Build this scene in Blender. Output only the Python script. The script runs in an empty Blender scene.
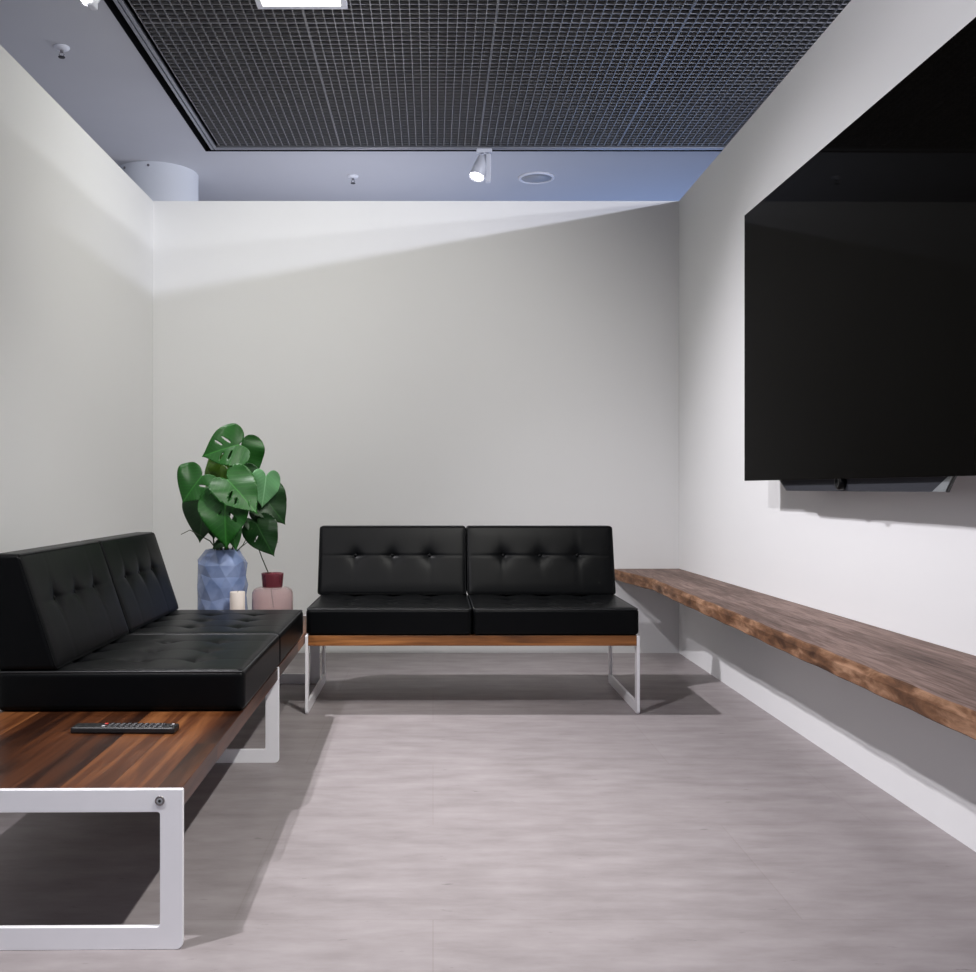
import bpy, bmesh, math, random
from mathutils import Vector, Matrix
from mathutils.geometry import delaunay_2d_cdt
random.seed(7)
PI = math.pi
sc = bpy.context.scene
C = sc.collection
H = 0.95                      # camera height
F = 1000.0                    # focal length in pixels
VX, VY = 433.0, 488.0

# ---------------------------------------------------------------- materials
def new_mat(name):
    m = bpy.data.materials.new(name); m.use_nodes = True
    nt = m.node_tree; b = nt.nodes['Principled BSDF']
    return m, nt, b
def plain(name, col, rough=.5, metal=0, spec=.5, coat=0, noise=0, bump=0, scale=40):
    m, nt, b = new_mat(name)
    b.inputs['Base Color'].default_value = (*col, 1)
    b.inputs['Roughness'].default_value = rough
    b.inputs['Metallic'].default_value = metal
    b.inputs['Specular IOR Level'].default_value = spec
    b.inputs['Coat Weight'].default_value = coat
    tc = nt.nodes.new('ShaderNodeTexCoord')
    n = nt.nodes.new('ShaderNodeTexNoise'); n.inputs['Scale'].default_value = scale; n.inputs['Detail'].default_value = 4
    nt.links.new(tc.outputs['Object'], n.inputs['Vector'])
    r = nt.nodes.new('ShaderNodeMapRange')
    r.inputs['To Min'].default_value = 1 - noise; r.inputs['To Max'].default_value = 1 + noise
    nt.links.new(n.outputs['Fac'], r.inputs['Value'])
    mx = nt.nodes.new('ShaderNodeVectorMath'); mx.operation = 'SCALE'
    mx.inputs[0].default_value = col
    nt.links.new(r.outputs['Result'], mx.inputs['Scale']); nt.links.new(mx.outputs['Vector'], b.inputs['Base Color'])
    if bump:
        bp = nt.nodes.new('ShaderNodeBump'); bp.inputs['Strength'].default_value = bump; bp.inputs['Distance'].default_value = .002
        nt.links.new(n.outputs['Fac'], bp.inputs['Height']); nt.links.new(bp.outputs['Normal'], b.inputs['Normal'])
    return m
def emit(name, col, s):
    m, nt, b = new_mat(name)
    b.inputs['Base Color'].default_value = (*col, 1)
    b.inputs['Emission Color'].default_value = (*col, 1); b.inputs['Emission Strength'].default_value = s
    return m

M = {}
M['wall'] = plain('wall_paint', (.78, .78, .785), .85, spec=.2, noise=.006, scale=3)
M['base'] = plain('baseboard_paint', (.86, .86, .88), .5, spec=.3)
M['ceil'] = plain('ceiling_plaster', (.64, .645, .665), .9, spec=.1, noise=.02, scale=4)
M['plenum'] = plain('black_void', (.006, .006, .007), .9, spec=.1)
M['grid'] = plain('grid_blade', (.29, .285, .28), .5, metal=.2, noise=.05, scale=9)
M['rim'] = plain('rail_aluminium', (.42, .42, .43), .35, metal=.6)
M['leather'] = plain('black_leather', (.0017, .0020, .0024), .37, spec=.11, noise=.15, bump=.16, scale=260)
M['piping'] = plain('leather_piping', (.012, .013, .015), .38, spec=.5)
M['steel'] = plain('satin_lacquered_steel', (.93, .93, .96), .36, metal=.05, noise=.015, scale=30)
M['bolt'] = plain('bolt_steel', (.42, .40, .40), .25, metal=1)
M['dark'] = plain('dark_plastic', (.012, .012, .013), .4)
M['clear'] = plain('grey_glide', (.35, .36, .38), .4)
M['white'] = plain('white_lacquer', (.85, .86, .9), .35)
M['lampglow'] = emit('lamp_glow', (1, .98, .97), 14)
M['panelglow'] = emit('luminaire_diffuser', (1, 1, .84), 10.0)
M['bezel'] = plain('tv_edge_metal', (.25, .25, .26), .3, metal=.9)
M['mesh'] = plain('speaker_fabric', (.035, .037, .045), .9, spec=.2, noise=.9, bump=.6, scale=420)
M['cap'] = plain('soundbar_cap', (.30, .32, .34), .35, metal=.5)
M['screen'] = plain('tv_glass', (.0022, .0020, .0017), .03, spec=.5)
M['candle'] = plain('candle_wax', (.80, .72, .66), .6, noise=.04, scale=60)
M['red'] = plain('red_rubber', (.6, .03, .02), .4)
M['keys'] = plain('key_rubber', (.035, .035, .04), .35)
M['keylight'] = plain('pale_key', (.55, .55, .58), .4)
M['column'] = plain('column_paint', (.72, .74, .76), .7, spec=.2, noise=.03, scale=5)
M['grille'] = plain('grille_metal', (.42, .43, .45), .6, noise=.2, scale=180)

def floor_mat():
    m, nt, b = new_mat('travertine_look_floor'); N = nt.nodes.new; L = nt.links.new
    tc = N('ShaderNodeTexCoord')
    mp = N('ShaderNodeMapping'); mp.inputs['Scale'].default_value = (2.0, 6.0, 1); L(tc.outputs['Object'], mp.inputs['Vector'])
    n1 = N('ShaderNodeTexNoise'); n1.inputs['Scale'].default_value = 2.2; n1.inputs['Detail'].default_value = 9; n1.inputs['Roughness'].default_value = .62
    L(mp.outputs['Vector'], n1.inputs['Vector'])
    n2 = N('ShaderNodeTexNoise'); n2.inputs['Scale'].default_value = 1.1; n2.inputs['Detail'].default_value = 3
    L(tc.outputs['Object'], n2.inputs['Vector'])
    rp = N('ShaderNodeValToRGB'); e = rp.color_ramp.elements
    e[0].position = .25; e[0].color = (.26, .230, .231, 1); e[1].position = .75; e[1].color = (.395, .358, .364, 1)
    L(n1.outputs['Fac'], rp.inputs['Fac'])
    # tile to tile tone and thin joints
    br = N('ShaderNodeTexBrick'); br.offset = .35; br.inputs['Scale'].default_value = 1
    br.inputs['Brick Width'].default_value = 1.25; br.inputs['Row Height'].default_value = .62
    br.inputs['Mortar Size'].default_value = .0022; br.inputs['Mortar Smooth'].default_value = .4
    br.inputs['Color1'].default_value = (1, 1, 1, 1); br.inputs['Color2'].default_value = (.95, .95, .95, 1); br.inputs['Mortar'].default_value = (.9, .89, .88, 1)
    mb = N('ShaderNodeMapping'); mb.inputs['Location'].default_value = (.0, .28, 0); L(tc.outputs['Object'], mb.inputs['Vector']); L(mb.outputs['Vector'], br.inputs['Vector'])
    mx = N('ShaderNodeMix'); mx.data_type = 'RGBA'; mx.blend_type = 'MULTIPLY'; mx.inputs['Factor'].default_value = 1
    L(rp.outputs['Color'], mx.inputs['A']); L(br.outputs['Color'], mx.inputs['B'])
    # scattered dark pits
    mp3 = N('ShaderNodeMapping'); mp3.inputs['Scale'].default_value = (11, 34, 1); L(tc.outputs['Object'], mp3.inputs['Vector'])
    n3 = N('ShaderNodeTexNoise'); n3.inputs['Scale'].default_value = 1.6; n3.inputs['Detail'].default_value = 5; L(mp3.outputs['Vector'], n3.inputs['Vector'])
    r3 = N('ShaderNodeMapRange'); r3.inputs['From Min'].default_value = .68; r3.inputs['From Max'].default_value = .78; r3.inputs['To Min'].default_value = 1; r3.inputs['To Max'].default_value = .6
    L(n3.outputs['Fac'], r3.inputs['Value'])
    r2 = N('ShaderNodeMapRange'); r2.inputs['To Min'].default_value = .88; r2.inputs['To Max'].default_value = 1.1; L(n2.outputs['Fac'], r2.inputs['Value'])
    mm = N('ShaderNodeMath'); mm.operation = 'MULTIPLY'; L(r3.outputs['Result'], mm.inputs[0]); L(r2.outputs['Result'], mm.inputs[1])
    sv = N('ShaderNodeVectorMath'); sv.operation = 'SCALE'; L(mx.outputs['Result'], sv.inputs[0]); L(mm.outputs['Value'], sv.inputs['Scale'])
    L(sv.outputs['Vector'], b.inputs['Base Color'])
    b.inputs['Roughness'].default_value = .55; b.inputs['Specular IOR Level'].default_value = .3
    bp = N('ShaderNodeBump'); bp.inputs['Strength'].default_value = .15; bp.inputs['Distance'].default_value = .002; L(n1.outputs['Fac'], bp.inputs['Height']); L(bp.outputs['Normal'], b.inputs['Normal'])
    return m
M['floor'] = floor_mat()

def wood_mat(name, dark, mid, light, axis='X', plank=.0, rough=.4, grain=1.0, spec=.4, bump=.15, contrast=(.3, .7), joint=.5):
    """grain runs along local <axis>; planks are stacked along the local other axis"""
    m, nt, b = new_mat(name); N = nt.nodes.new; L = nt.links.new
    tc = N('ShaderNodeTexCoord'); sp = N('ShaderNodeSeparateXYZ'); L(tc.outputs['Object'], sp.inputs[0])
    a, o = ('X', 'Y') if axis == 'X' else ('Y', 'X')
    mp = N('ShaderNodeMapping')
    sc_ = (1.6, 26, 26) if axis == 'X' else (26, 1.6, 26)
    mp.inputs['Scale'].default_value = tuple(v * grain for v in sc_)
    add = N('ShaderNodeVectorMath'); add.operation = 'ADD'
    L(tc.outputs['Object'], add.inputs[0])
    wn = None
    if plank:
        dv = N('ShaderNodeMath'); dv.operation = 'MULTIPLY_ADD'; L(sp.outputs[o], dv.inputs[0]); dv.inputs[1].default_value = 1 / plank; dv.inputs[2].default_value = -.054 / plank
        fl = N('ShaderNodeMath'); fl.operation = 'FLOOR'; L(dv.outputs[0], fl.inputs[0])
        # stagger planks lengthwise
        ml = N('ShaderNodeMath'); ml.operation = 'MULTIPLY_ADD'; L(fl.outputs[0], ml.inputs[0]); ml.inputs[1].default_value = .37; L(sp.outputs[a], ml.inputs[2])
        dl = N('ShaderNodeMath'); dl.operation = 'DIVIDE'; L(ml.outputs[0], dl.inputs[0]); dl.inputs[1].default_value = 1.6
        fl2 = N('ShaderNodeMath'); fl2.operation = 'FLOOR'; L(dl.outputs[0], fl2.inputs[0])
        cb = N('ShaderNodeCombineXYZ'); L(fl.outputs[0], cb.inputs[0]); L(fl2.outputs[0], cb.inputs[1])
        wn = N('ShaderNodeTexWhiteNoise'); L(cb.outputs[0], wn.inputs['Vector'])
        s3 = N('ShaderNodeVectorMath'); s3.operation = 'SCALE'; s3.inputs['Scale'].default_value = 7; L(wn.outputs['Color'], s3.inputs[0])
        L(s3.outputs[0], add.inputs[1])
    L(add.outputs[0], mp.inputs['Vector'])
    n = N('ShaderNodeTexNoise'); n.inputs['Scale'].default_value = 1; n.inputs['Detail'].default_value = 7; n.inputs['Roughness'].default_value = .6; n.inputs['Distortion'].default_value = .6
    L(mp.outputs['Vector'], n.inputs['Vector'])
    mp2 = N('ShaderNodeMapping'); mp2.inputs['Scale'].default_value = (1.1, 13, 13) if axis == 'X' else (13, 1.1, 13)
    L(add.outputs[0], mp2.inputs['Vector'])
    n2 = N('ShaderNodeTexNoise'); n2.inputs['Scale'].default_value = 1; n2.inputs['Detail'].default_value = 3; L(mp2.outputs['Vector'], n2.inputs['Vector'])
    av = N('ShaderNodeMath'); av.operation = 'MULTIPLY_ADD'; L(n.outputs['Fac'], av.inputs[0]); av.inputs[1].default_value = .6
    hv = N('ShaderNodeMath'); hv.operation = 'MULTIPLY'; L(n2.outputs['Fac'], hv.inputs[0]); hv.inputs[1].default_value = .4
    L(hv.outputs[0], av.inputs[2])
    fac = av.outputs[0]
    if plank:
        w = N('ShaderNodeMath'); w.operation = 'MULTIPLY_ADD'; L(wn.outputs['Value'], w.inputs[0]); w.inputs[1].default_value = .34; w.inputs[2].default_value = -.17
        ad = N('ShaderNodeMath'); ad.operation = 'ADD'; L(fac, ad.inputs[0]); L(w.outputs[0], ad.inputs[1]); fac = ad.outputs[0]
    rp = N('ShaderNodeValToRGB'); e = rp.color_ramp.elements
    e[0].position = contrast[0]; e[0].color = (*dark, 1); e[1].position = contrast[1]; e[1].color = (*light, 1)
    em = e.new((contrast[0] + contrast[1]) / 2); em.color = (*mid, 1)
    L(fac, rp.inputs['Fac'])
    out = rp.outputs['Color']
    if plank:
        fr = N('ShaderNodeMath'); fr.operation = 'FRACT'; L(dv.outputs[0], fr.inputs[0])
        pg = N('ShaderNodeMath'); pg.operation = 'PINGPONG'; pg.inputs[1].default_value = .5; L(fr.outputs[0], pg.inputs[0])
        rr = N('ShaderNodeMapRange'); rr.inputs['From Min'].default_value = 0; rr.inputs['From Max'].default_value = .018; rr.inputs['To Min'].default_value = joint; rr.inputs['To Max'].default_value = 1
        L(pg.outputs[0], rr.inputs['Value'])
        sv = N('ShaderNodeVectorMath'); sv.operation = 'SCALE'; L(out, sv.inputs[0]); L(rr.outputs[0], sv.inputs['Scale']); out = sv.outputs[0]
    L(out, b.inputs['Base Color'])
    b.inputs['Roughness'].default_value = rough; b.inputs['Specular IOR Level'].default_value = spec
    bp = N('ShaderNodeBump'); bp.inputs['Strength'].default_value = bump; bp.inputs['Distance'].default_value = .002
    L(n.outputs['Fac'], bp.inputs['Height']); L(bp.outputs['Normal'], b.inputs['Normal'])
    return m
M['walnut'] = wood_mat('walnut_planks', (.020, .006, .0025), (.095, .030, .010), (.30, .115, .038), 'X', .102, .36, 1, spec=.32, contrast=(.33, .72))
M['teak'] = wood_mat('teak_rail', (.055, .020, .006), (.21, .078, .022), (.44, .18, .055), 'X', 0, .38, 1.1, contrast=(.36, .62))
M['slab'] = wood_mat('rough_sawn_slab', (.075, .045, .036), (.145, .094, .077), (.26, .18, .155), 'Y', 0, .62, 3.4, spec=.3, bump=.8, contrast=(.36, .62))
M['slabedge'] = wood_mat('slab_edge', (.055, .024, .012), (.17, .082, .042), (.40, .23, .14), 'Y', 0, .65, 1.3, spec=.25, bump=.6, contrast=(.36, .64))

M['screen'].node_tree.nodes['Principled BSDF'].inputs['IOR'].default_value = 1.05
for nd in M['slabedge'].node_tree.nodes:
    if nd.type == 'MAPPING': nd.inputs['Scale'].default_value = (30, 9, 34) if nd.inputs['Scale'].default_value[0] > 20 else (9, 4, 16)
def glaze_mat():
    m, nt, b = new_mat('blue_glaze'); N = nt.nodes.new; L = nt.links.new
    tc = N('ShaderNodeTexCoord'); n = N('ShaderNodeTexNoise'); n.inputs['Scale'].default_value = 14; L(tc.outputs['Object'], n.inputs['Vector'])
    rp = N('ShaderNodeValToRGB'); rp.color_ramp.elements[0].position = .35; rp.color_ramp.elements[1].position = .65
    rp.color_ramp.elements[0].color = (.15, .21, .38, 1); rp.color_ramp.elements[1].color = (.25, .32, .52, 1)
    L(n.outputs['Fac'], rp.inputs['Fac']); L(rp.outputs['Color'], b.inputs['Base Color'])
    b.inputs['Roughness'].default_value = .12; b.inputs['Specular IOR Level'].default_value = .7
    return m
M['glaze'] = glaze_mat()
def glass_mat(name, col, rough, trans):
    m = plain(name, col, rough, spec=.6); b = m.node_tree.nodes['Principled BSDF']
    b.inputs['Transmission Weight'].default_value = trans; b.inputs['IOR'].default_value = 1.3
    return m
M['mauve'] = glass_mat('mauve_glass', (.90, .74, .74), .08, .8)
M['plum'] = glass_mat('plum_glass', (.25, .06, .08), .06, .5)

def leaf_mat(name, c0, c1, rough=.3):
    m, nt, b = new_mat(name); N = nt.nodes.new; L = nt.links.new
    tc = N('ShaderNodeTexCoord')
    at = N('ShaderNodeAttribute'); at.attribute_name = 'leafuv'; at.attribute_type = 'GEOMETRY'
    sp = N('ShaderNodeSeparateXYZ'); L(at.outputs['Vector'], sp.inputs[0])
    ab = N('ShaderNodeMath'); ab.operation = 'ABSOLUTE'; L(sp.outputs['X'], ab.inputs[0])
    # side veins
    w = N('ShaderNodeMath'); w.operation = 'MULTIPLY_ADD'; L(ab.outputs[0], w.inputs[0]); w.inputs[1].default_value = -.75; L(sp.outputs['Y'], w.inputs[2])
    k = N('ShaderNodeMath'); k.operation = 'MULTIPLY'; L(w.outputs[0], k.inputs[0]); k.inputs[1].default_value = 8
    fr = N('ShaderNodeMath'); fr.operation = 'PINGPONG'; L(k.outputs[0], fr.inputs[0]); fr.inputs[1].default_value = .5
    v1 = N('ShaderNodeMapRange'); v1.inputs['From Max'].default_value = .07; v1.inputs['To Min'].default_value = .5; v1.inputs['To Max'].default_value = 0; L(fr.outputs[0], v1.inputs['Value'])
    v2 = N('ShaderNodeMapRange'); v2.inputs['From Max'].default_value = .025; v2.inputs['To Min'].default_value = 1; v2.inputs['To Max'].default_value = 0; L(ab.outputs[0], v2.inputs['Value'])
    mx = N('ShaderNodeMath'); mx.operation = 'MAXIMUM'; L(v1.outputs[0], mx.inputs[0]); L(v2.outputs[0], mx.inputs[1])
    n = N('ShaderNodeTexNoise'); n.inputs['Scale'].default_value = 9; L(tc.outputs['Object'], n.inputs['Vector'])
    ml = N('ShaderNodeMix'); ml.data_type = 'RGBA'; L(n.outputs['Fac'], ml.inputs['Factor']); ml.inputs['A'].default_value = (*c0, 1); ml.inputs['B'].default_value = (*c1, 1)
    m2 = N('ShaderNodeMix'); m2.data_type = 'RGBA'; L(mx.outputs[0], m2.inputs['Factor']); L(ml.outputs['Result'], m2.inputs['A']); m2.inputs['B'].default_value = (c1[0] * 1.8 + .006, c1[1] * 1.5 + .01, c1[2] * 1.8 + .004, 1)
    L(m2.outputs['Result'], b.inputs['Base Color'])
    b.inputs['Roughness'].default_value = rough; b.inputs['Specular IOR Level'].default_value = .32
    bp = N('ShaderNodeBump'); bp.inputs['Strength'].default_value = .15; bp.inputs['Distance'].default_value = .003; bp.invert = True
    L(mx.outputs[0], bp.inputs['Height']); L(bp.outputs['Normal'], b.inputs['Normal'])
    return m
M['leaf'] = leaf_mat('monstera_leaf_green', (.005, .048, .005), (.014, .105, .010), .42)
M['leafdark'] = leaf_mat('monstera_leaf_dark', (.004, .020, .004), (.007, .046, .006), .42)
M['leafyoung'] = leaf_mat('monstera_leaf_young', (.035, .09, .006), (.06, .14, .010))
M['leafpale'] = leaf_mat('monstera_leaf_pale', (.09, .25, .10), (.14, .34, .15), .35)
M['stem'] = plain('petiole', (.03, .045, .015), .5)

# ---------------------------------------------------------------- mesh helpers
def obj(name, bm, mat, parent=None, smooth=False, mats=None):
    me = bpy.data.meshes.new(name); bm.normal_update(); bm.to_mesh(me); bm.free()
    for mm in (mats or [mat]): me.materials.append(mm)
    if smooth:
        for p in me.polygons: p.use_smooth = True
    o = bpy.data.objects.new(name, me); C.objects.link(o)
    if parent is not None: o.parent = parent
    return o
def sharp(o, ang=35):
    me = o.data
    try: me.set_sharp_from_angle(angle=math.radians(ang))
    except Exception: pass
    return o
def tag(o, label=None, cat=None, group=None, kind=None):
    if label: o['label'] = label
    if cat: o['category'] = cat
    if group: o['group'] = group
    if kind: o['kind'] = kind
    return o
def thing(name, loc, label, cat, rz=0, group=None):
    o = bpy.data.objects.new(name, None); C.objects.link(o); o.location = loc; o.rotation_euler = (0, 0, rz)
    o.empty_display_size = .1
    return tag(o, label, cat, group)
def struct(name, bm, mat, label=None, cat=None):
    o = obj(name, bm, mat); tag(o, label, cat, kind='structure'); return o
def box(bm, x0, x1, y0, y1, z0, z1, bev=0, seg=2, mi=0):
    r = bmesh.ops.create_cube(bm, size=1)
    vs = r['verts']
    for v in vs:
        v.co = Vector((x0 + (v.co.x + .5) * (x1 - x0), y0 + (v.co.y + .5) * (y1 - y0), z0 + (v.co.z + .5) * (z1 - z0)))
    fs = set(f for v in vs for f in v.link_faces)
    for f in fs: f.material_index = mi
    if bev:
        es = list(set(e for v in vs for e in v.link_edges))
        bmesh.ops.bevel(bm, geom=es, offset=bev, segments=seg, affect='EDGES', profile=.5)
def cyl(bm, p0, p1, r0, r1=None, n=24, caps=True, mi=0):
    p0, p1 = Vector(p0), Vector(p1); r1 = r0 if r1 is None else r1
    d = (p1 - p0); q = d.normalized().to_track_quat('Z', 'Y')
    a = []; b_ = []
    for i in range(n):
        t = 2 * PI * i / n; c = Vector((math.cos(t), math.sin(t), 0))
        a.append(bm.verts.new(p0 + q @ (c * r0))); b_.append(bm.verts.new(p1 + q @ (c * r1)))
    for i in range(n):
        j = (i + 1) % n; f = bm.faces.new((a[i], a[j], b_[j], b_[i])); f.smooth = True; f.material_index = mi
    if caps:
        bm.faces.new(list(reversed(a))).material_index = mi; bm.faces.new(b_).material_index = mi
def lathe(bm, prof, n=48, c=(0, 0, 0), close_top=False):
    rings = []
    for (r, z) in prof:
        if r < 1e-5: rings.append([bm.verts.new((c[0], c[1], c[2] + z))])
        else: rings.append([bm.verts.new((c[0] + r * math.cos(2 * PI * i / n), c[1] + r * math.sin(2 * PI * i / n), c[2] + z)) for i in range(n)])
    for A, B in zip(rings, rings[1:]):
        for i in range(n):
            j = (i + 1) % n
            if len(A) == 1 and len(B) == 1: continue
            if len(A) == 1: f = bm.faces.new((A[0], B[j], B[i]))
            elif len(B) == 1: f = bm.faces.new((A[i], A[j], B[0]))
            else: f = bm.faces.new((A[i], A[j], B[j], B[i]))
            f.smooth = True
def tube(bm, pts, r, n=8, closed=False, r_end=None):
    pts = [Vector(p) for p in pts]; rings = []; m = len(pts)
    up = Vector((0, 0, 1))
    for i, p in enumerate(pts):
        if closed: t = pts[(i + 1) % m] - pts[i - 1]
        else: t = pts[min(i + 1, m - 1)] - pts[max(i - 1, 0)]
        t.normalize()
        a = t.cross(up)
        if a.length < .05: a = t.cross(Vector((1, 0, 0)))
        a.normalize(); b_ = t.cross(a)
        rr = r if r_end is None else r + (r_end - r) * i / (m - 1)
        rings.append([bm.verts.new(p + (a * math.cos(2 * PI * k / n) + b_ * math.sin(2 * PI * k / n)) * rr) for k in range(n)])
    for i in range(m if closed else m - 1):
        A, B = rings[i], rings[(i + 1) % m]
        for k in range(n):
            f = bm.faces.new((A[k], A[(k + 1) % n], B[(k + 1) % n], B[k])); f.smooth = True
    if not closed:
        bm.faces.new(list(reversed(rings[0]))); bm.faces.new(rings[-1])
def px(x, y, Y):                       # point of the photograph at depth Y
    return Vector(((x - VX) * Y / F, Y, H - (y - VY) * Y / F))

# ---------------------------------------------------------------- room
XL, XR, YB, WT = -1.612, 1.416, 5.757, 2.602
CZ = 3.35
bm = bmesh.new(); box(bm, -7, 9, -3, 12, -.1, 0); struct('floor', bm, M['floor'], 'pale greyish stone look floor', 'floor')
bm = bmesh.new(); box(bm, XL - .12, XR + .12, YB, YB + .12, 0, WT); struct('wall_back', bm, M['wall'], 'white back partition wall', 'wall')
bm = bmesh.new(); box(bm, XL - .12, XL, 1.75, YB, 0, WT); struct('wall_left', bm, M['wall'], 'white left partition wall', 'wall')
bm = bmesh.new(); box(bm, XR, XR + .12, -1.2, YB, 0, WT); struct('wall_right', bm, M['wall'], 'white right partition wall carrying the television', 'wall')

GX0, GX1, GY0, GY1 = -1.618, 3.32, 3.15, 7.12
bm = bmesh.new()
box(bm, -7, GX0, -3, 12, CZ, CZ + .12); box(bm, GX1, 9, -3, 12, CZ, CZ + .12)
box(bm, GX0, GX1, GY1, 12, CZ, CZ + .12); box(bm, GX0, GX1, -3, GY0, CZ, CZ + .12)
struct('ceiling', bm, M['ceil'], 'smooth grey plaster ceiling around the open grid', 'ceiling')
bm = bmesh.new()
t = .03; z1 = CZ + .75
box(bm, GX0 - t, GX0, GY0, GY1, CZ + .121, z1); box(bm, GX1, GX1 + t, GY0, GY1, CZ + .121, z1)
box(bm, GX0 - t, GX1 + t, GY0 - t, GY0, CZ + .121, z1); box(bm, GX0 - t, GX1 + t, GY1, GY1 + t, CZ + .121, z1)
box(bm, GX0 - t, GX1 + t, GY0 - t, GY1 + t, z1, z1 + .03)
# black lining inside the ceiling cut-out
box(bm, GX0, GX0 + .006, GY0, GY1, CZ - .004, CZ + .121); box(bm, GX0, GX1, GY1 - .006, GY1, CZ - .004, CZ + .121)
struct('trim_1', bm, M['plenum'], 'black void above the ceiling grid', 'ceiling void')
# aluminium rails round the grid
bm = bmesh.new()
for a in (0, .026):
    box(bm, -1.572 + a, -1.572 + a + .019, GY0 + .02, 7.085, CZ - .006, CZ + .05, .002)
box(bm, -1.572, -1.527, GY0 + .02, 7.085, CZ + .012, CZ + .04)
for a in (0, .026):
    box(bm, -1.527, GX1 - .03, 7.04 + a, 7.04 + a + .019, CZ - .006, CZ + .05, .002)
box(bm, -1.527, GX1 - .03, 7.04, 7.085, CZ + .012, CZ + .04)
struct('trim_2', bm, M['rim'], 'grey metal rail framing the ceiling grid', 'ceiling rail')
# open-cell panels
xs = [-1.503, -.655, .322, 1.298, 2.274, 3.25]; ys = [3.22, 5.165, 7.022]
pos = [['left end', 'second from the left', 'middle', 'second from the right', 'right end'], ['', '']]
def grid_panel(x0, x1, y0, y1, label):
    nx = round((x1 - x0) / .0487); ny = round((y1 - y0) / .0487)
    bm = bmesh.new(); g = .003; h = .017
    x0 += g; x1 -= g; y0 += g; y1 -= g
    for i in range(nx + 1):
        x = x0 + (x1 - x0) * i / nx; w = .0022
        box(bm, x - w, x + w, y0, y1, CZ, CZ + h)
    for j in range(ny + 1):
        y = y0 + (y1 - y0) * j / ny; w = .0022
        box(bm, x0, x1, y - w, y + w, CZ + .0005, CZ + h)
    o = obj('open_cell_ceiling_panel', bm, M['grid']); tag(o, label, 'ceiling panel', 'open cell panels of the ceiling grid'); return o
for j in range(2):
    for i in range(5):
        if j == 0 and i > 3: continue
        row = ('front row of the ceiling, nearest the viewer', 'back row of the ceiling, above the back wall')[j]
        nm = ['first', 'second', 'third', 'fourth', 'fifth'][i]
        grid_panel(xs[i], xs[i + 1], ys[j], ys[j + 1], f'dark open cell grid panel, {nm} from the left in the {row}')

# column beyond the corner
t_ = thing('round_column', (-2.10, 7.64, 0), 'pale round column rising behind the back left corner', 'column')
bm = bmesh.new(); lathe(bm, [(.30, 0), (.30, CZ)], 64); obj('shaft', bm, M['column'], t_)
for a in (-127, -88):
    bm = bmesh.new(); a = math.radians(a); c = Vector((.30 * math.cos(a), .30 * math.sin(a), CZ - .03)); d = Vector((math.cos(a), math.sin(a), 0))
    cyl(bm, c - d * .004, c + d * .006, .009, n=16); obj('screw', bm, M['bolt'], t_)

# sprinklers
def sprinkler(x, y, label):
    t = thing('fire_sprinkler', (x, y, CZ), label, 'sprinkler', group='ceiling sprinklers')
    bm = bmesh.new(); lathe(bm, [(0, 0), (.042, 0), (.043, -.004), (.038, -.012), (.02, -.018), (.012, -.02), (0, -.02)], 32); obj('rosette', bm, M['white'], t)
    bm = bmesh.new(); cyl(bm, (0, 0, -.018), (0, 0, -.032), .010, .007, 16)
    for s in (-1, 1): tube(bm, [(s * .008, 0, -.03), (s * .014, 0, -.042), (s * .003, 0, -.056)], .002, 6)
    obj('frame', bm, M['bolt'], t)
    bm = bmesh.new(); cyl(bm, (0, 0, -.055), (0, 0, -.059), .019, .017, 20); obj('deflector', bm, M['dark'], t)
sprinkler(-2.02, 5.44, 'white ceiling sprinkler above the left wall')
sprinkler(-.615, 7.69, 'white ceiling sprinkler seen above the back wall')
# round ceiling speaker
t_ = thing('ceiling_speaker', (.80, 7.73, CZ), 'round grey speaker grille set in the ceiling beyond the back wall', 'speaker')
bm = bmesh.new(); lathe(bm, [(.118, -.004), (.12, -.012), (.138, -.010), (.142, 0), (.118, 0), (.118, -.004)], 48); obj('rim', bm, M['white'], t_)
bm = bmesh.new(); lathe(bm, [(0, -.007), (.119, -.005), (.119, -.001), (0, -.001)], 48); obj('grille', bm, M['grille'], t_)

# luminaire
t_ = thing('square_ceiling_luminaire', (-.645, 4.65, CZ), 'bright white square luminaire in the ceiling grid', 'ceiling light')
bm = bmesh.new(); w = .222; d = .30
for (a, b_, c, e) in ((-w, w, d - .03, d), (-w, w, -d, -d + .03), (-w, -w + .03, -d + .03, d - .03), (w - .03, w, -d + .03, d - .03)): box(bm, a, b_, c, e, -.03, -.001, .002)
for a in (-.06, .075): box(bm, a - .0025, a + .0025, -d + .03, d - .03, -.024, -.018)
obj('frame', bm, M['white'], t_)
bm = bmesh.new(); box(bm, -w + .03, w - .03, -d + .03, d - .03, -.017, -.006); obj('diffuser', bm, M['panelglow'], t_)

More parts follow.
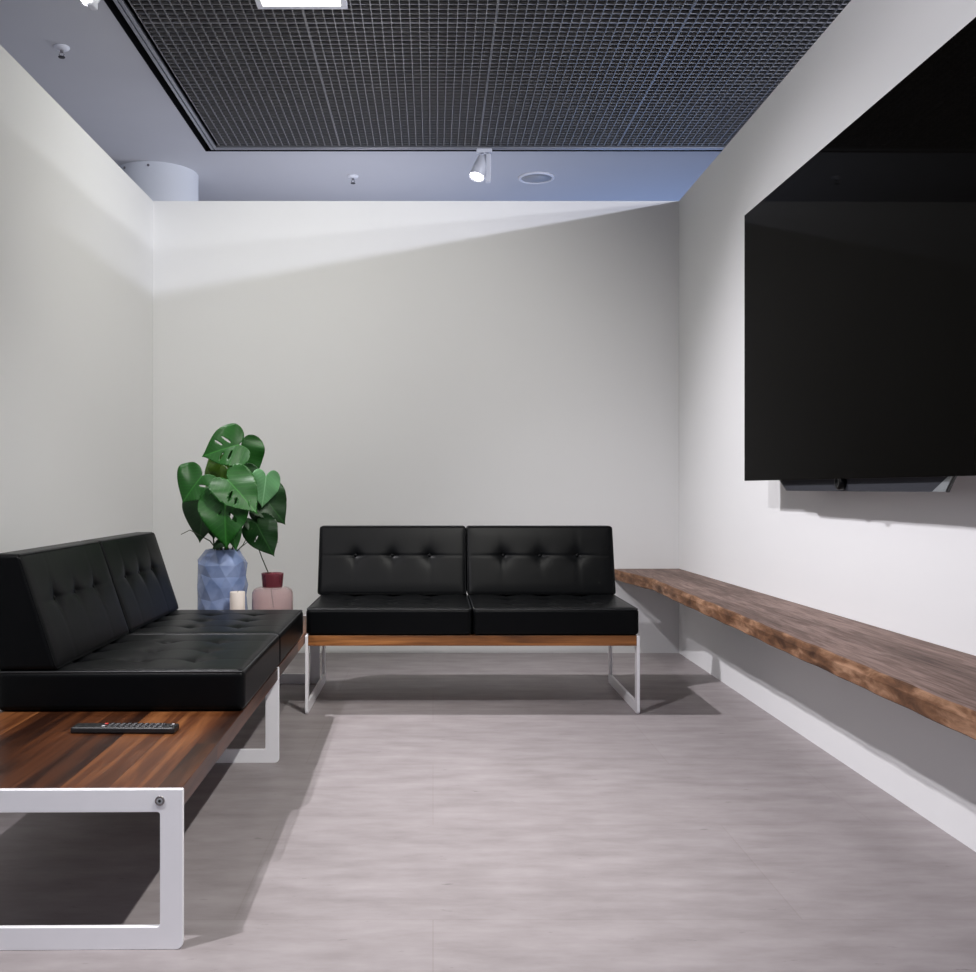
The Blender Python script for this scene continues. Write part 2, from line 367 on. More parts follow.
# track spotlights
def spotlight(loc, aim, label):
    t = thing('track_spotlight', loc, label, 'spotlight', group='white track spotlights')
    bm = bmesh.new(); box(bm, -.055, .055, -.022, .022, -.028, 0, .006); obj('track_adapter', bm, M['white'], t)
    bm = bmesh.new(); cyl(bm, (0, 0, -.028), (0, 0, -.042), .011, n=16); box(bm, .008, .046, -.028, .028, -.235, -.036, .009); obj('driver_box', bm, M['white'], t)
    d = (Vector(aim) - Vector(loc)).normalized(); c = Vector((-.03, 0, -.12))
    a, b_ = c - d * .085, c + d * .1
    q = d.to_track_quat('Z', 'Y')
    bm = bmesh.new()
    prof = [(0, -.085), (.024, -.085), (.033, -.078), (.058, .095), (.053, .097), (.047, .078)]
    lathe(bm, prof, 32)
    bmesh.ops.transform(bm, matrix=Matrix.Translation(c) @ q.to_matrix().to_4x4(), verts=bm.verts)
    obj('lamp_head', bm, M['white'], t)
    bm = bmesh.new(); lathe(bm, [(0, .084), (.0478, .084), (.0478, .080), (0, .080)], 32)
    bmesh.ops.transform(bm, matrix=Matrix.Translation(c) @ q.to_matrix().to_4x4(), verts=bm.verts)
    obj('lens', bm, M['lampglow'], t)
    return Vector(loc) + c + d * .10
def spot(loc, aim, power, size, blend=.6, col=(1, 1, 1), rad=.035):
    L = bpy.data.lights.new('spot_beam', 'SPOT'); L.energy = power; L.spot_size = math.radians(size); L.spot_blend = blend; L.color = col; L.shadow_soft_size = rad
    o = bpy.data.objects.new('spot_beam', L); C.objects.link(o); o.location = loc
    o.rotation_euler = (Vector(aim) - Vector(loc)).to_track_quat('-Z', 'Y').to_euler()
    return o
PINK = (.985, .96, 1)
a5 = (.3, 7.6, 0)
p = spotlight((.362, 7.065, CZ - .006), (-.6, 5.9, 0), 'white track spotlight hanging above the back wall')
spot(p, (-.4, 6.6, 0), 90, 80)
p1 = spotlight((-1.56, 4.50, CZ - .006), (1.2, 3.4, .2), 'white track spotlight above the left wall, cut off by the top of the picture')

# ---------------------------------------------------------------- benches
def rounded_rect_frame(bm, x0, x1, D, Hh, w, r_out, r_in, n=5):
    def loop(a0, a1, b0, b1, r, rt):
        pts = []
        for (cx, cz, s0, rr) in ((a1, b0, -90, r), (a1, b1, 0, rt), (a0, b1, 90, rt), (a0, b0, 180, r)):
            sx = -1 if cx == a1 else 1; sz = 1 if cz == b0 else -1
            c = (cx + sx * rr, cz + sz * rr)
            for k in range(n + 1):
                a = math.radians(s0 + 90 * k / n); pts.append((c[0] + rr * math.cos(a), c[1] + rr * math.sin(a)))
        return pts
    o = loop(0, D, 0, Hh, r_out, .003); i = loop(w, D - w, w, Hh - w, r_in, r_in); m = len(o)
    V = {}
    for s, x in ((0, x0), (1, x1)):
        V[s, 'o'] = [bm.verts.new((x, p_[0], p_[1])) for p_ in o]; V[s, 'i'] = [bm.verts.new((x, p_[0], p_[1])) for p_ in i]
    for k in range(m):
        j = (k + 1) % m
        bm.faces.new((V[0, 'o'][j], V[0, 'o'][k], V[0, 'i'][k], V[0, 'i'][j])); bm.faces.new((V[1, 'o'][k], V[1, 'o'][j], V[1, 'i'][j], V[1, 'i'][k]))
        bm.faces.new((V[0, 'o'][k], V[0, 'o'][j], V[1, 'o'][j], V[1, 'o'][k])); bm.faces.new((V[0, 'i'][j], V[0, 'i'][k], V[1, 'i'][k], V[1, 'i'][j]))
    bmesh.ops.recalc_face_normals(bm, faces=bm.faces)
FT, FD, FH, FW = .012, .69, .33, .047
SW, SD, SH = .698, .685, .113

def dimple(a, b, sa, sb, pts, depth, rad, groove, gw):
    """depression at surface coords; pts are buttons, grooves run on the quarter lines"""
    d = 0
    for (pa, pb) in pts:
        r = math.hypot(a - pa, b - pb); d += depth * math.exp(-(r / rad) ** 1.3)
        # pinched folds radiating along the seams
        d += .005 * math.exp(-((b - pb) / .006) ** 2) * math.exp(-(abs(a - pa) / .06) ** 2)
        d += .005 * math.exp(-((a - pa) / .006) ** 2) * math.exp(-(abs(b - pb) / .06) ** 2)
    return d
def cushion_bm(sx, sy, sz, rad, top_fn, warp=None, n=56):
    bm = bmesh.new(); bmesh.ops.create_cube(bm, size=1)
    bmesh.ops.subdivide_edges(bm, edges=bm.edges[:], cuts=n, use_grid_fill=True)
    for v in bm.verts:
        p = Vector((v.co.x * sx, v.co.y * sy, v.co.z * sz))
        q = Vector((max(-sx / 2 + rad, min(sx / 2 - rad, p.x)), max(-sy / 2 + rad, min(sy / 2 - rad, p.y)), max(-sz / 2 + rad, min(sz / 2 - rad, p.z))))
        d = p - q; on_top = v.co.z > .499
        if d.length > 1e-9:
            m = max(abs(d.x), abs(d.y), abs(d.z)); p = q + d.normalized() * m if m > 0 else p
        if on_top: p.z -= top_fn(p.x, p.y)
        v.co = p
    if warp:
        for v in bm.verts: v.co = warp(v.co)
    for f in bm.faces: f.smooth = True
    return bm
def seat_top(x, y):
    q = SW / 4; s = SD / 4
    pts = [(i * q, -SD / 2 + j * s) for i in (-1, 0, 1) for j in (1, 2, 3)]
    d = dimple(x, y, 0, 0, pts, .016, .024, 0, 0)
    fade = 1
    for i in (-1, 0, 1): d += .0016 * math.exp(-((x - i * q) / .0045) ** 2)
    for j in (1, 2, 3): d += .0012 * math.exp(-((y + SD / 2 - j * s) / .0045) ** 2)
    ex = min(SW / 2 - abs(x), SD / 2 - abs(y)); edge = max(0, min(1, ex / .06))
    return d * max(0, min(1, ex / .012 + .25)) - .004 * math.sin(edge * PI / 2)
# seat cushion, front edge at local y=0
bm = cushion_bm(SW, SD, SH, .018, seat_top, lambda c: Vector((c.x + SW / 2, c.y + SD / 2, c.z + SH / 2)))
seat_me_o = obj('seat_cushion', bm, M['leather'], smooth=True); seat_me = seat_me_o.data; bpy.data.objects.remove(seat_me_o)
def piping_mesh(pts, r=.0028):
    bm = bmesh.new(); tube(bm, pts, r, 8, True); o = obj('piping', bm, M['piping']); me = o.data; bpy.data.objects.remove(o); return me
def rr_loop(x0, x1, y0, y1, r, n=5):
    pts = []
    for (cx, cy, s0) in ((x1 - r, y0 + r, -90), (x1 - r, y1 - r, 0), (x0 + r, y1 - r, 90), (x0 + r, y0 + r, 180)):
        for k in range(n + 1):
            a = math.radians(s0 + 90 * k / n); pts.append((cx + r * math.cos(a), cy + r * math.sin(a)))
    return pts
pp = rr_loop(.0045, SW - .0045, .0045, SD - .0045, .012)
seat_pipe = piping_mesh([(a, b_, SH - .0035) for a, b_ in pp])
# backrest: box width BW, height BH (local y'), thickness; wedge warp
BW, BH, BZ = .704, .322, 0
Vb, Vt, Vk = .515, .622, .695            # front face at base, at top, back face (depth from the bench front)
def back_top(x, y):                       # y from -BH/2 (base) to BH/2 (top)
    q = BW / 4; yb = .022
    pts = [(i * q, yb) for i in (-1, 0, 1)]
    d = dimple(x, y, 0, 0, pts, .020, .025, 0, 0)
    for i in (-1, 0, 1): d += .0014 * math.exp(-((x - i * q) / .0045) ** 2)
    d += .0014 * math.exp(-((y - yb) / .0045) ** 2)
    ex = min(BW / 2 - abs(x), BH / 2 - abs(y)); edge = max(0, min(1, ex / .06))
    return d * max(0, min(1, ex / .012)) - .004 * math.sin(edge * PI / 2)
TB = .18
def bwarp(c):                             # local: x width, y height, z outward (front)
    u = (c.y + BH / 2) / BH               # 0 base, 1 top
    vf = Vb + (Vt - Vb) * u
    k = (c.z + TB / 2) / TB               # 0 back, 1 front
    return Vector((c.x + BW / 2, Vk + (vf - Vk) * k, FH + SH + .002 + u * BH))
bm = cushion_bm(BW, BH, TB, .014, back_top, bwarp)
bmesh.ops.recalc_face_normals(bm, faces=bm.faces)
o_ = obj('backrest', bm, M['leather'], smooth=True); back_me = o_.data; bpy.data.objects.remove(o_)
pp = rr_loop(-BW / 2 + .0045, BW / 2 - .0045, -BH / 2 + .0045, BH / 2 - .0045, .012)
back_pipe = piping_mesh([bwarp(Vector((a, b_, TB / 2 - .0035))) for a, b_ in pp])
bm = bmesh.new(); lathe(bm, [(0, .004), (.006, .0035), (.0095, 0), (.008, -.003), (0, -.003)], 20)
o_ = obj('button', bm, M['leather'], smooth=True); button_me = o_.data; bpy.data.objects.remove(o_)

def part(name, me, parent, loc=(0, 0, 0), rot=(0, 0, 0)):
    o = bpy.data.objects.new(name, me); C.objects.link(o); o.parent = parent; o.location = loc; o.rotation_euler = rot; return o
def bench(loc, rz, pitch, nmod, u_start, label, top_mat, wood_name, b_off=0):
    t = thing('daybed_bench' , loc, label, 'bench', rz)
    for k in range(nmod + 1):
        bm = bmesh.new(); rounded_rect_frame(bm, k * pitch, k * pitch + FT, FD, FH, FW, .014, .006)
        bmesh.ops.bevel(bm, geom=[e for e in bm.edges if e.calc_face_angle(0) > 1.2], offset=.0012, segments=1, affect='EDGES')
        fr = obj('leg_frame', bm, M['steel'], t); fr['label'] = 'satin grey rectangular metal leg frame'
        for v in (.035, FD - .06):
            bm = bmesh.new(); box(bm, k * pitch + .001, k * pitch + FT - .001, v, v + .03, -.0005, .004, .001); obj('glide', bm, M['clear'], fr)
        for v in (FW, FD - FW):
            for s, x in ((-1, k * pitch), (1, k * pitch + FT)):
                if (k == 0 and s == 1) or (k == nmod and s == -1) or 0 < k < nmod: continue
                bm = bmesh.new()
                cyl(bm, (x - s * .002, v, FH - FW / 2), (x + s * .0022, v, FH - FW / 2), .0105, .0098, 28)
                cyl(bm, (x + s * .0021, v, FH - FW / 2), (x + s * .0026, v, FH - FW / 2), .0062, n=20, mi=1)
                cyl(bm, (x + s * .0026, v, FH - FW / 2), (x + s * .003, v, FH - FW / 2), .0032, n=6, mi=2)
                obj('bolt', bm, None, fr, mats=[M['bolt'], M['clear'], M['dark']])
    for k in range(nmod):
        bm = bmesh.new(); box(bm, k * pitch + FT + .0005, (k + 1) * pitch - .0005, .004, FD - .004, FH - .043, FH, .0015)
        tp = obj(wood_name, bm, top_mat, t)
    for k in range(2):
        u = u_start + k * (SW + .003); ub = u_start + b_off + k * (BW + .002)
        s_ = part('seat_cushion', seat_me, t, (u, -.002, FH + .001)); part('piping', seat_pipe, s_)
        b_ = part('backrest', back_me, t, (ub, 0, 0)); pb = part('piping', back_pipe, b_); pb.data.materials[0] = M['leather']
        for i in (-1, 0, 1):
            for j in (1, 2):
                part('button', button_me, s_, (SW / 2 + i * SW / 4, j * SD / 4, SH - .0150))
            p_ = bwarp(Vector((i * BW / 4, .022, TB / 2 - .0185)))
            part('button', button_me, b_, p_, (math.radians(90) - math.atan((Vt - Vb) / BH), 0, 0))
    return t
bench((-.515, 2.058, 0), PI / 2 + .0125, 1.398, 2, .71, 'long walnut bench with two black tufted leather seats along the left wall', M['walnut'], 'plank_top')
bench((-.537, 4.195, 0), 0, 1.393, 1, .003, 'shorter black tufted leather two seat bench facing the viewer before the back wall', M['teak'], 'wooden_base', -.012)

# ---------------------------------------------------------------- things on the long bench
ZB = FH
# blue faceted vase
Yv = 4.50
vx = (222.5 - VX) * Yv / F
t_ = thing('faceted_vase', (vx, Yv, ZB), 'tall blue faceted ceramic vase holding the big leafy plant', 'vase')
bm = bmesh.new(); n = 11
lev = [(.090, 0, 0), (.106, .012, .5), (.113, .065, 0), (.109, .13, .5), (.114, .185, 0), (.109, .235, .5), (.112, .285, 0), (.079, .338, .5), (.074, .345, .5)]
rings = []
for (r, z, off) in lev:
    jt = .16 if .01 < z < .30 else 0; ring = []
    for i in range(n):
        a = 2 * PI * (i + off + random.uniform(-jt, jt)) / n + .25; zz = z + random.uniform(-1, 1) * jt * .08
        ring.append(bm.verts.new((r * math.cos(a), r * math.sin(a), zz)))
    rings.append(ring)
for li, (A, B) in enumerate(zip(rings, rings[1:])):
    o0, o1 = lev[li][2], lev[li + 1][2]
    for i in range(n):
        j = (i + 1) % n
        if o0 == o1: bm.faces.new((A[i], A[j], B[j], B[i]))
        elif o0 < o1: bm.faces.new((A[i], A[j], B[i])); bm.faces.new((A[j], B[j], B[i]))
        else: bm.faces.new((A[i], B[j], B[i])); bm.faces.new((A[i], A[j], B[j]))
bm.faces.new(list(reversed(rings[0])))
# inner wall
inn = [[bm.verts.new((v.co.x * k, v.co.y * k, z)) for v in rings[-1]] for (k, z) in ((.9, .345), (.9, .30), (.9, .29))]
for A, B in zip([rings[-1]] + inn, inn):
    for i in range(n): bm.faces.new((A[i], A[(i + 1) % n], B[(i + 1) % n], B[i]))
bm.faces.new(inn[-1])
bmesh.ops.recalc_face_normals(bm, faces=bm.faces)
obj('vessel', bm, M['glaze'], t_)
MOUTH = Vector((vx, Yv, ZB + .33))
# mauve glass vase
mx_ = (272.5 - VX) * 4.52 / F
t_ = thing('glass_vase', (mx_, 4.52, ZB), 'small mauve glass bottle vase with dark plum neck', 'vase')
bm = bmesh.new(); lathe(bm, [(0, 0), (.082, 0), (.090, .006), (.0925, .02), (.0925, .13), (.091, .150), (.084, .164), (.070, .171), (.046, .174), (.040, .174), (.040, .170), (.066, .167), (.080, .160), (.0865, .148), (.0885, .13), (.0885, .02), (.084, .010), (0, .008)], 56)
obj('vessel', bm, M['mauve'], t_)
bm = bmesh.new(); lathe(bm, [(.043, .172), (.046, .18), (.0495, .226), (.0505, .236), (.047, .236), (.043, .2), (.040, .172), (.043, .172)], 40)
nk = obj('neck', bm, M['plum'], t_); nk['label'] = 'dark plum red flared neck'
MOUTH2 = Vector((mx_, 4.52, ZB + .22))
# candle
t_ = thing('pillar_candle', ((237.5 - VX) * 4.335 / F, 4.335, ZB), 'cream pillar candle in front of the blue vase', 'candle')
bm = bmesh.new(); lathe(bm, [(0, 0), (.031, 0), (.0325, .002), (.0325, .168), (.031, .171), (.026, .169), (0, .166)], 40); obj('wax', bm, M['candle'], t_)
bm = bmesh.new(); tube(bm, [(0, 0, .164), (.001, 0, .17), (.003, 0, .176)], .0012, 6); obj('wick', bm, M['dark'], t_)

# ---------------------------------------------------------------- monstera
def leaf_outline(n=72, width=.82):
    pts = []
    # heart with basal notch at origin, tip at (0,1) ; v along the midrib
    half = [(0, 0), (.05, -.10), (.14, -.19), (.25, -.215), (.36, -.16), (.45, -.04), (.49, .12), (.47, .30), (.40, .48), (.30, .64), (.18, .79), (.08, .90), (.03, .96), (0, 1.02)]
    def cr(p0, p1, p2, p3, t):
        return tuple(.5 * ((2 * p1[k]) + (-p0[k] + p2[k]) * t + (2 * p0[k] - 5 * p1[k] + 4 * p2[k] - p3[k]) * t * t + (-p0[k] + 3 * p1[k] - 3 * p2[k] + p3[k]) * t ** 3) for k in (0, 1))
    H_ = []
    for i in range(len(half) - 1):
        p0 = half[max(i - 1, 0)]; p3 = half[min(i + 2, len(half) - 1)]
        for k in range(4): H_.append(cr(p0, half[i], half[i + 1], p3, k / 4))
    H_.append(half[-1])
    R = [(a * width / .82, b_) for a, b_ in H_]
    Lf = [(-a, b_) for a, b_ in reversed(R[1:-1])]
    return R + Lf
def inside(p, poly):
    c = False; j = len(poly) - 1
    for i in range(len(poly)):
        a, b_ = poly[i], poly[j]
        if (a[1] > p[1]) != (b_[1] > p[1]) and p[0] < (b_[0] - a[0]) * (p[1] - a[1]) / (b_[1] - a[1]) + a[0]: c = not c
        j = i
    return c
def slit_poly(x0, y0, x1, y1, w):
    d = Vector((x1 - x0, y1 - y0)); L_ = d.length; d /= L_; nn = Vector((-d.y, d.x)); out = []
    for k in range(14):
        a = 2 * PI * k / 14; u = .5 - .5 * math.cos(a); q = Vector((x0, y0)) + d * u * L_ + nn * math.sin(a) * w * .5
        out.append((q.x, q.y))
    return out
def leaf_mesh(slits=(), width=.82, cup=.15, droop=.2, fold=.0, wave=.045, seed=0):
    rnd = random.Random(seed)
    out = leaf_outline(width=width); holes = [slit_poly(*s) for s in slits]
    # cut open slits that cross the margin
    V = [Vector(p) for p in out]; E = [(i, (i + 1) % len(out)) for i in range(len(out))]
    for h in holes:
        b0 = len(V); V += [Vector(p) for p in h]; E += [(b0 + i, b0 + (i + 1) % len(h)) for i in range(len(h))]
    g = .05; y = -.2
    while y < 1:
        x = -.6
        while x < .6:
            p = (x + rnd.uniform(-.008, .008), y + rnd.uniform(-.008, .008))
            if inside(p, out): V.append(Vector(p))
            x += g
        y += g
    for k in range(21): V.append(Vector((0, .02 + k * .045)))
    r = delaunay_2d_cdt(V, E, [], 0, 1e-5)
    vs, fs = r[0], r[2]
    bm = bmesh.new(); uv = bm.verts.layers.float_vector.new('leafuv'); ve = []
    for p in vs:
        a, b_ = p.x, p.y
        z = -droop * max(b_, 0) ** 2 + cup * (abs(a) ** 1.3) * (1 if fold == 0 else 1) - fold * abs(a) + wave * math.sin(b_ * 9 + a * 5 + seed) * abs(a) * 2
        z += -.05 * math.exp(-(a / .03) ** 2) * .15
        v = bm.verts.new((a, b_, z)); v[uv] = Vector((a, b_, 0)); ve.append(v)
    for f in fs:
        if len(f) < 3: continue
        c = sum((Vector(vs[i]) for i in f), Vector((0, 0))) / len(f)
        if not inside((c.x, c.y), out): continue
        if any(inside((c.x, c.y), h) for h in holes): continue
        try: bm.faces.new([ve[i] for i in f])
        except ValueError: pass
    for v in [v for v in bm.verts if not v.link_faces]: bm.verts.remove(v)
    for f in bm.faces:
        f.smooth = True
        if f.normal.z < 0: pass
    bm.normal_update()
    if sum(f.normal.z for f in bm.faces) < 0: bmesh.ops.reverse_faces(bm, faces=bm.faces[:])
    # a little thickness
    bmesh.ops.solidify(bm, geom=bm.faces[:], thickness=.006)
    return bm
def place_leaf(bm, base, tip, tilt, roll=0):
    """midrib from base to tip; the face looks to the viewer, leaned up by tilt"""
    y = (tip - base); L_ = y.length; y.normalize()
    nrm = Vector((math.sin(roll), -math.cos(tilt), math.sin(tilt)))
    nrm = (nrm - y * nrm.dot(y)).normalized(); x = y.cross(nrm).normalized()
    Mx = Matrix((x, y, nrm)).transposed().to_4x4()
    for k in range(3):
        for c in range(3): Mx[c][k] *= L_
    Mx.translation = base
    bmesh.ops.transform(bm, matrix=Mx, verts=bm.verts)
def petiole(bm, a, b_, sag=.03, r=.0032):
    a, b_ = Vector(a), Vector(b_); m1 = a.lerp(b_, .35) + Vector((0, 0, .06 + sag)); pts = []
    mid = Vector((a.x + (b_.x - a.x) * .35, a.y + (b_.y - a.y) * .35, a.z + (b_.z - a.z) * .62))
    for k in range(13):
        t = k / 12; pts.append(a * (1 - t) ** 2 + mid * 2 * t * (1 - t) + b_ * t * t)
    tube(bm, pts, r, 8, r_end=r * .6)
plant = thing('monstera_plant', MOUTH, 'bushy green monstera plant with split leaves in the blue vase', 'plant')
# base px, tip px, depth base, depth tip, width, slits, material, tilt, roll, fold
S1 = [(.10, .20, .36, .38, .055), (.11, .42, .30, .58, .05), (-.12, .22, -.36, .40, .06), (-.1, .45, -.27, .60, .04)]
S2 = [(.10, .30, .32, .44, .05), (.12, .48, .26, .58, .04)]
S3 = [(-.08, .34, -.22, .52, .07), (.07, .30, .13, .36, .03)]
leaves = [
    ((237, 445), (204, 453), 4.42, 4.38, 1.02, S1, 'leaf', .35, .1, 0, .2),
    ((242, 448), (255, 477), 4.50, 4.52, .95, [(.1, .25, .3, .35, .05)], 'leaf', .2, .3, 0, .15),
    ((201, 477), (182.5, 499), 4.38, 4.34, 1.15, [(-.12, .30, -.40, .20, .06)], 'leaf', .3, 0, 0, .2),
    ((221, 484), (208, 458), 4.50, 4.54, .66, [], 'leafyoung', .1, -.1, 0, .1),
    ((219, 463), (226, 485), 4.52, 4.50, .7, [], 'leafyoung', .2, 0, 0, .1),
    ((229, 481), (255, 508), 4.34, 4.28, .80, S2, 'leaf', .55, .1, 0, .15),
    ((266, 478), (263, 506), 4.42, 4.42, .80, [], 'leafpale', .25, .5, .2, .1),
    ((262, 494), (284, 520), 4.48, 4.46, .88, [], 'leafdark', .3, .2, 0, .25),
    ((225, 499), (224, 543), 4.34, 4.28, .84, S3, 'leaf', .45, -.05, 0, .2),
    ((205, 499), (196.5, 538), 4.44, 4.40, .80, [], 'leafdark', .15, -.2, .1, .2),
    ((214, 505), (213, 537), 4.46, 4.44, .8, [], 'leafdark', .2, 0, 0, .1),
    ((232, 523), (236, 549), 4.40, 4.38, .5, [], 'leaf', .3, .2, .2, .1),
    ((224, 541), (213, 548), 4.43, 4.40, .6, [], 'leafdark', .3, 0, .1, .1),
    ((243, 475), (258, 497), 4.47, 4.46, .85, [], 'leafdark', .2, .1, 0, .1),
]
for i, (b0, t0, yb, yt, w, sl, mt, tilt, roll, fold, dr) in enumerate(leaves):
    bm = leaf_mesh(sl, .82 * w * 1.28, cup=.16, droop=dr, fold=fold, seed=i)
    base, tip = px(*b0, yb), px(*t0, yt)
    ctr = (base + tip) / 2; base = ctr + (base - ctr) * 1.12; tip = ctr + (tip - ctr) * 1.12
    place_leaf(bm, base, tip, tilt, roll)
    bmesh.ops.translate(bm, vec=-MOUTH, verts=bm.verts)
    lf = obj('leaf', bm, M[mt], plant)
    if mt == 'leafyoung': lf['label'] = 'young yellow green leaf'
    if mt == 'leafpale': lf['label'] = 'pale glossy green leaf'
    bm = bmesh.new(); a = Vector((random.uniform(-.035, .035), random.uniform(-.035, .035), -.03))
    petiole(bm, a, base - MOUTH + Vector((0, .006, 0)), r=.0036); obj('stem', bm, M['stem'], lf)
# thin bare shoots
for pts in ([(222, 556, 4.46), (210, 541, 4.44), (190, 530, 4.42), (181, 534.5, 4.42)], [(232, 556, 4.48), (243, 545, 4.46), (252, 528, 4.44)], [(235, 556, 4.5), (240, 548, 4.5), (250, 540, 4.5)]):
    bm = bmesh.new(); tube(bm, [px(*p_) - MOUTH for p_ in pts], .0032, 8, r_end=.0015); obj('shoot', bm, M['stem'], plant)
cut = thing('monstera_cutting', MOUTH2, 'single dark monstera leaf on a long stem in the mauve vase', 'leaf cutting')
bm = leaf_mesh([(.12, .3, .3, .4, .04)], .86, cup=.1, droop=.2, fold=.18, seed=31); place_leaf(bm, px(257, 524, 4.44), px(272, 555, 4.40), .35, -.2)
bmesh.ops.translate(bm, vec=-MOUTH2, verts=bm.verts); obj('leaf', bm, M['leafdark'], cut)
bm = leaf_mesh([], .62, cup=.1, droop=.2, fold=.1, seed=32); place_leaf(bm, px(252, 519, 4.47), px(279, 539, 4.46), .6, .3)
bmesh.ops.translate(bm, vec=-MOUTH2, verts=bm.verts); obj('leaf', bm, M['leafdark'], cut)
bm = bmesh.new(); pts = [Vector((.004, 0, -.14)), Vector((-.012, 0, .0)), px(262, 558, 4.48) - MOUTH2, px(256, 541, 4.46) - MOUTH2, px(254, 525, 4.445) - MOUTH2]
tube(bm, pts, .0026, 8); obj('stem', bm, M['stem'], cut)

# ---------------------------------------------------------------- remote control
t_ = thing('remote_control', (-.783, 2.545, ZB), 'slim black remote control lying on the planks of the long bench', 'remote control', rz=-.02)
bm = bmesh.new(); box(bm, -.132, .132, -.026, .026, 0, .0165, .005, 3); obj('body', bm, M['dark'], t_, smooth=False)
def key(x, y, w, d, mat, label=None):
    bm = bmesh.new(); box(bm, x - w / 2, x + w / 2, y - d / 2, y + d / 2, .016, .0185, .0009, 1); o = obj('button', bm, M[mat], t_)
    if label: o['label'] = label
key(-.052, .012, .008, .007, 'red', 'red power button'); key(-.052, -.012, .008, .007, 'keylight', 'pale button')
for i in range(10):
    for j in (-1, 0, 1):
        key(-.036 + i * .0145, j * .014, .0095, .0085, 'keys')
key(.120, .010, .006, .006, 'keylight', 'pale button'); key(.120, -.008, .006, .006, 'keys')
bm = bmesh.new(); tube(bm, [(.083 + .016 * math.cos(a * PI / 12), .0 + .016 * math.sin(a * PI / 12), .0175) for a in range(24)], .0014, 6, True); obj('ring', bm, M['keys'], t_)

# ---------------------------------------------------------------- slab shelf on the right wall
bm = bmesh.new(); rnd = random.Random(3); N_ = 150; rows = []
Y0, Y1 = 1.15, YB - .0005; ph = [rnd.uniform(0, 6) for _ in range(8)]
for k in range(N_ + 1):
    y = Y0 + (Y1 - Y0) * k / N_
    xf = 1.120 + .0012 * math.sin(y * 5 + ph[0]) + .0006 * math.sin(y * 17 + ph[1]) + .0005 * math.sin(y * 53 + ph[2])
    xf -= .085 * max(0, min(1, (y - 5.12) / .55))
    zw = .486 + .026 * (YB - y) / 3.15; zf = .486 + .001 * math.sin(y * 23 + ph[3])
    th = .060 + .0005 * math.sin(y * 9 + ph[4])
    w1 = .0008 * math.sin(y * 31 + ph[5]); w2 = .0008 * math.sin(y * 41 + ph[6])
    xm = (xf + XR) / 2
    rows.append([bm.verts.new(c) for c in ((XR - .0005, y, zw), (xm, y, (zw + zf) / 2), (xf + .006, y, zf), (xf + .001, y, zf - .003), (xf - .003 + w1, y, zf - th * .33), (xf + w2, y, zf - th * .66), (xf + .001, y, zf - th + .004), (xf + .006, y, zf - th), (XR - .0005, y, zf - th))])
for A, B in zip(rows, rows[1:]):
    m_ = len(A)
    for i in range(m_):
        j = (i + 1) % m_; f = bm.faces.new((A[i], A[j], B[j], B[i])); f.material_index = 1 if 2 <= i <= 6 else 0
bm.faces.new(rows[0]); bm.faces.new(list(reversed(rows[-1])))
bmesh.ops.recalc_face_normals(bm, faces=bm.faces)
o_ = obj('wall_shelf', bm, None, mats=[M['slab'], M['slabedge']]); tag(o_, 'long thick rough sawn brown wooden shelf fixed along the right wall', 'shelf')

# ---------------------------------------------------------------- television
TVX, TVY1, TVW, TVZ0, TVH = 1.272, 4.085, 1.93, .979, 1.085
t_ = thing('television', (TVX, TVY1, TVZ0), 'very large flat black television mounted on the right wall', 'television', rz=.006)
bm = bmesh.new(); box(bm, 0, .007, -TVW, 0, 0, TVH, .0012, 1); obj('screen', bm, M['screen'], t_)
bm = bmesh.new()
box(bm, .0072, .014, -TVW, 0, 0, TVH, .001, 1); obj('back_panel', bm, M['bezel'], t_)
bm = bmesh.new(); box(bm, .014, .05, -TVW + .35, -.35, .12, .75, .008); obj('electronics_housing', bm, M['dark'], t_)
bm = bmesh.new(); box(bm, .05, .118, -TVW / 2 - .25, -TVW / 2 + .25, .3, .62, .004); obj('wall_bracket', bm, M['dark'], t_)
# soundbar hung beneath
sb = thing('soundbar', (1.300, 3.11, .94), 'dark fabric soundbar with slanted ends under the television', 'soundbar')
def trap(bm, ya, yb, yc, yd, x0, x1, z0, z1):      # y at top: ya..yb, y at bottom: yc..yd
    c = [(x0, ya, z1), (x0, yb, z1), (x0, yd, z0), (x0, yc, z0)]
    A = [bm.verts.new(p_) for p_ in c]; B = [bm.verts.new((x1, p_[1], p_[2])) for p_ in c]
    bm.faces.new(A); bm.faces.new(list(reversed(B)))
    for i in range(4): j = (i + 1) % 4; bm.faces.new((A[j], A[i], B[i], B[j]))
    bmesh.ops.recalc_face_normals(bm, faces=bm.faces)
bm = bmesh.new(); trap(bm, -.602, .646, -.505, .56, 0, .018, 0, .046); obj('fabric_front', bm, M['mesh'], sb)
bm = bmesh.new(); trap(bm, -.616, -.6025, -.573, -.5055, -.001, .004, 0, .046); o_ = obj('end_cap', bm, M['cap'], sb); o_['label'] = 'silver grey slanted end cap'
bm = bmesh.new(); trap(bm, -.624, -.6165, -.581, -.5735, .001, .006, -.001, .046); obj('end_plate', bm, M['dark'], sb)
bm = bmesh.new(); trap(bm, .6465, .656, .5605, .57, .0, .02, 0, .046); obj('end_plate', bm, M['dark'], sb)
bm = bmesh.new(); lathe(bm, [(0, .0), (.020, .0), (.024, .004), (.024, .022), (.020, .026), (.012, .026), (.010, .023), (0, .023)], 32)
bmesh.ops.transform(bm, matrix=Matrix.Translation((-.022, .055, .028)) @ Matrix.Rotation(-PI / 2, 4, 'Y') @ Matrix.Translation((0, 0, -.026)), verts=bm.verts)
o_ = obj('sensor_eye', bm, M['leather'], sb)
bm = bmesh.new(); box(bm, .0205, .114, -.10, .10, .012, .036, .003); obj('hanger', bm, M['dark'], sb)

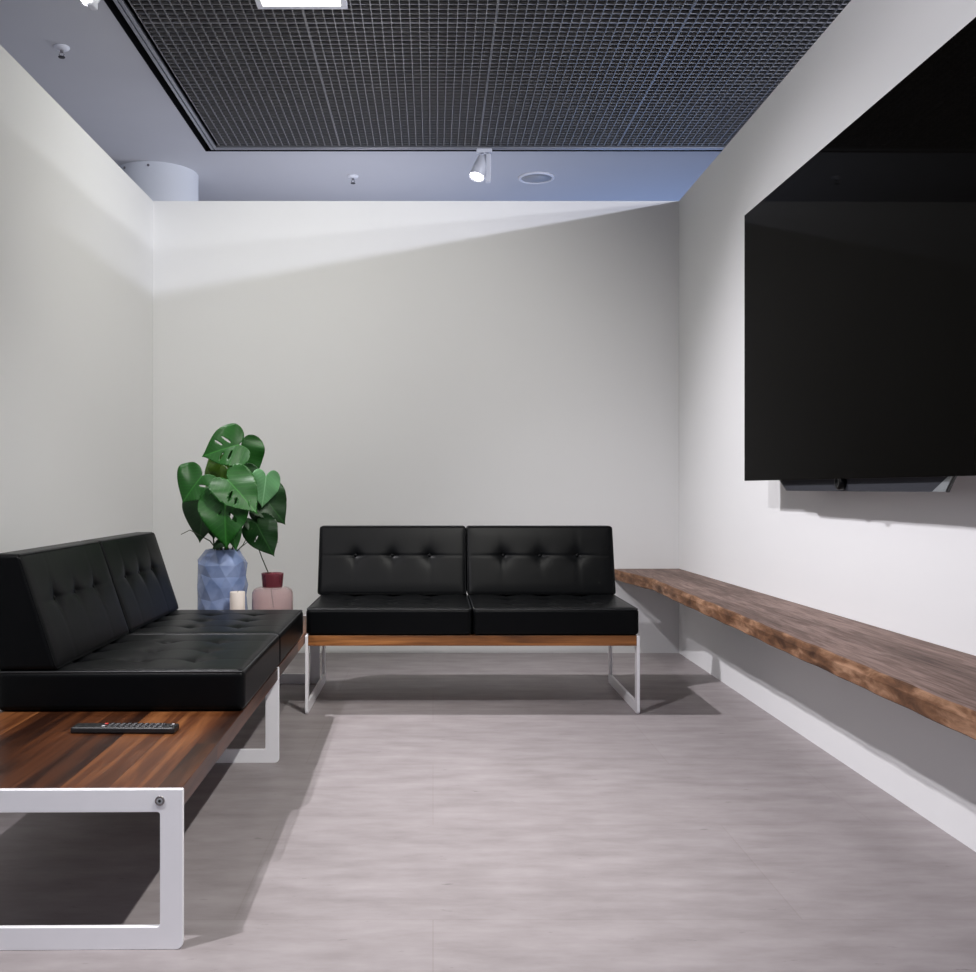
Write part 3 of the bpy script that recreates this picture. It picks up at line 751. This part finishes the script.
# ---------------------------------------------------------------- light
L1 = (-1.40, 4.22, 3.27)
spot(L1, (1.12, 3.8, 0), 420, 76, 1, PINK, .03)
L5 = (-1.46, 1.38, 3.15)
spot(L5, (1.1, 2.5, .25), 335, 98, 1, PINK, .03)
spot((1.0, 1.6, 3.1), (-.8, 2.8, .1), 350, 68, 1, (1, .98, .95), .03)
spot((.41, 2.2, 3.1), (-.6, 5.7, 1.05), 220, 72, 1, (1, .98, .93), .03)
spot((.9, 3.4, 3.2), (-1.6, 4.5, 1.5), 70, 80, 1, (1, 1, .92), .06)  # added fill spot without a lamp body, brightens the left wall
# lamps of the neighbouring hall shining over the right wall
def over(z_left, lx):
    s = (WT - z_left) / (XR - XL); return WT + s * (lx - XR)
spot((3.6, .8, over(2.061, 3.6)), (.95, 5.7, 2.5), 580, 62, .9, (.80, .83, 1), .03)
spot((6.2, 2.2, over(2.32, 6.2)), (.2, 5.7, 2.5), 420, 45, .8, (.93, .95, 1), .05)
def area(loc, aim, power, size, col):
    L = bpy.data.lights.new('ceiling_fill', 'AREA'); L.energy = power; L.size = size; L.color = col
    o = bpy.data.objects.new('ceiling_fill', L); C.objects.link(o); o.location = loc
    o.rotation_euler = (Vector(aim) - Vector(loc)).to_track_quat('-Z', 'Y').to_euler()
# unseen soft lights added behind the partition walls to brighten the outer ceiling
area((-1.98, 6.0, 1.7), (-1.98, 6.0, 3.3), 2.5, .4, (.93, .93, 1))
area((-.5, 7.5, 1.6), (-.6, 7.3, 3.3), 14.5, .5, (.9, .9, 1))
area((2.2, 9.6, 1.2), (2.2, 8.9, 3.3), 36, 1.5, (.30, .5, 1))

w = bpy.data.worlds.new('hall'); sc.world = w; w.use_nodes = True
w.node_tree.nodes['Background'].inputs[0].default_value = (.70, .75, .95, 1); w.node_tree.nodes['Background'].inputs[1].default_value = .38

cam = bpy.data.cameras.new('camera'); co = bpy.data.objects.new('camera', cam); C.objects.link(co); sc.camera = co
co.location = (0, 0, H); co.rotation_euler = (PI / 2, 0, 0)
cam.sensor_width = 36; cam.lens = F * 36 / 976; cam.shift_x = (488 - VX) / 976; cam.shift_y = (VY - 486) / 976
cam.clip_start = .05
sc.view_settings.view_transform = 'Standard'; sc.view_settings.look = 'None'; sc.view_settings.gamma = 1; sc.view_settings.use_curve_mapping = False
sc.view_settings.exposure = 0
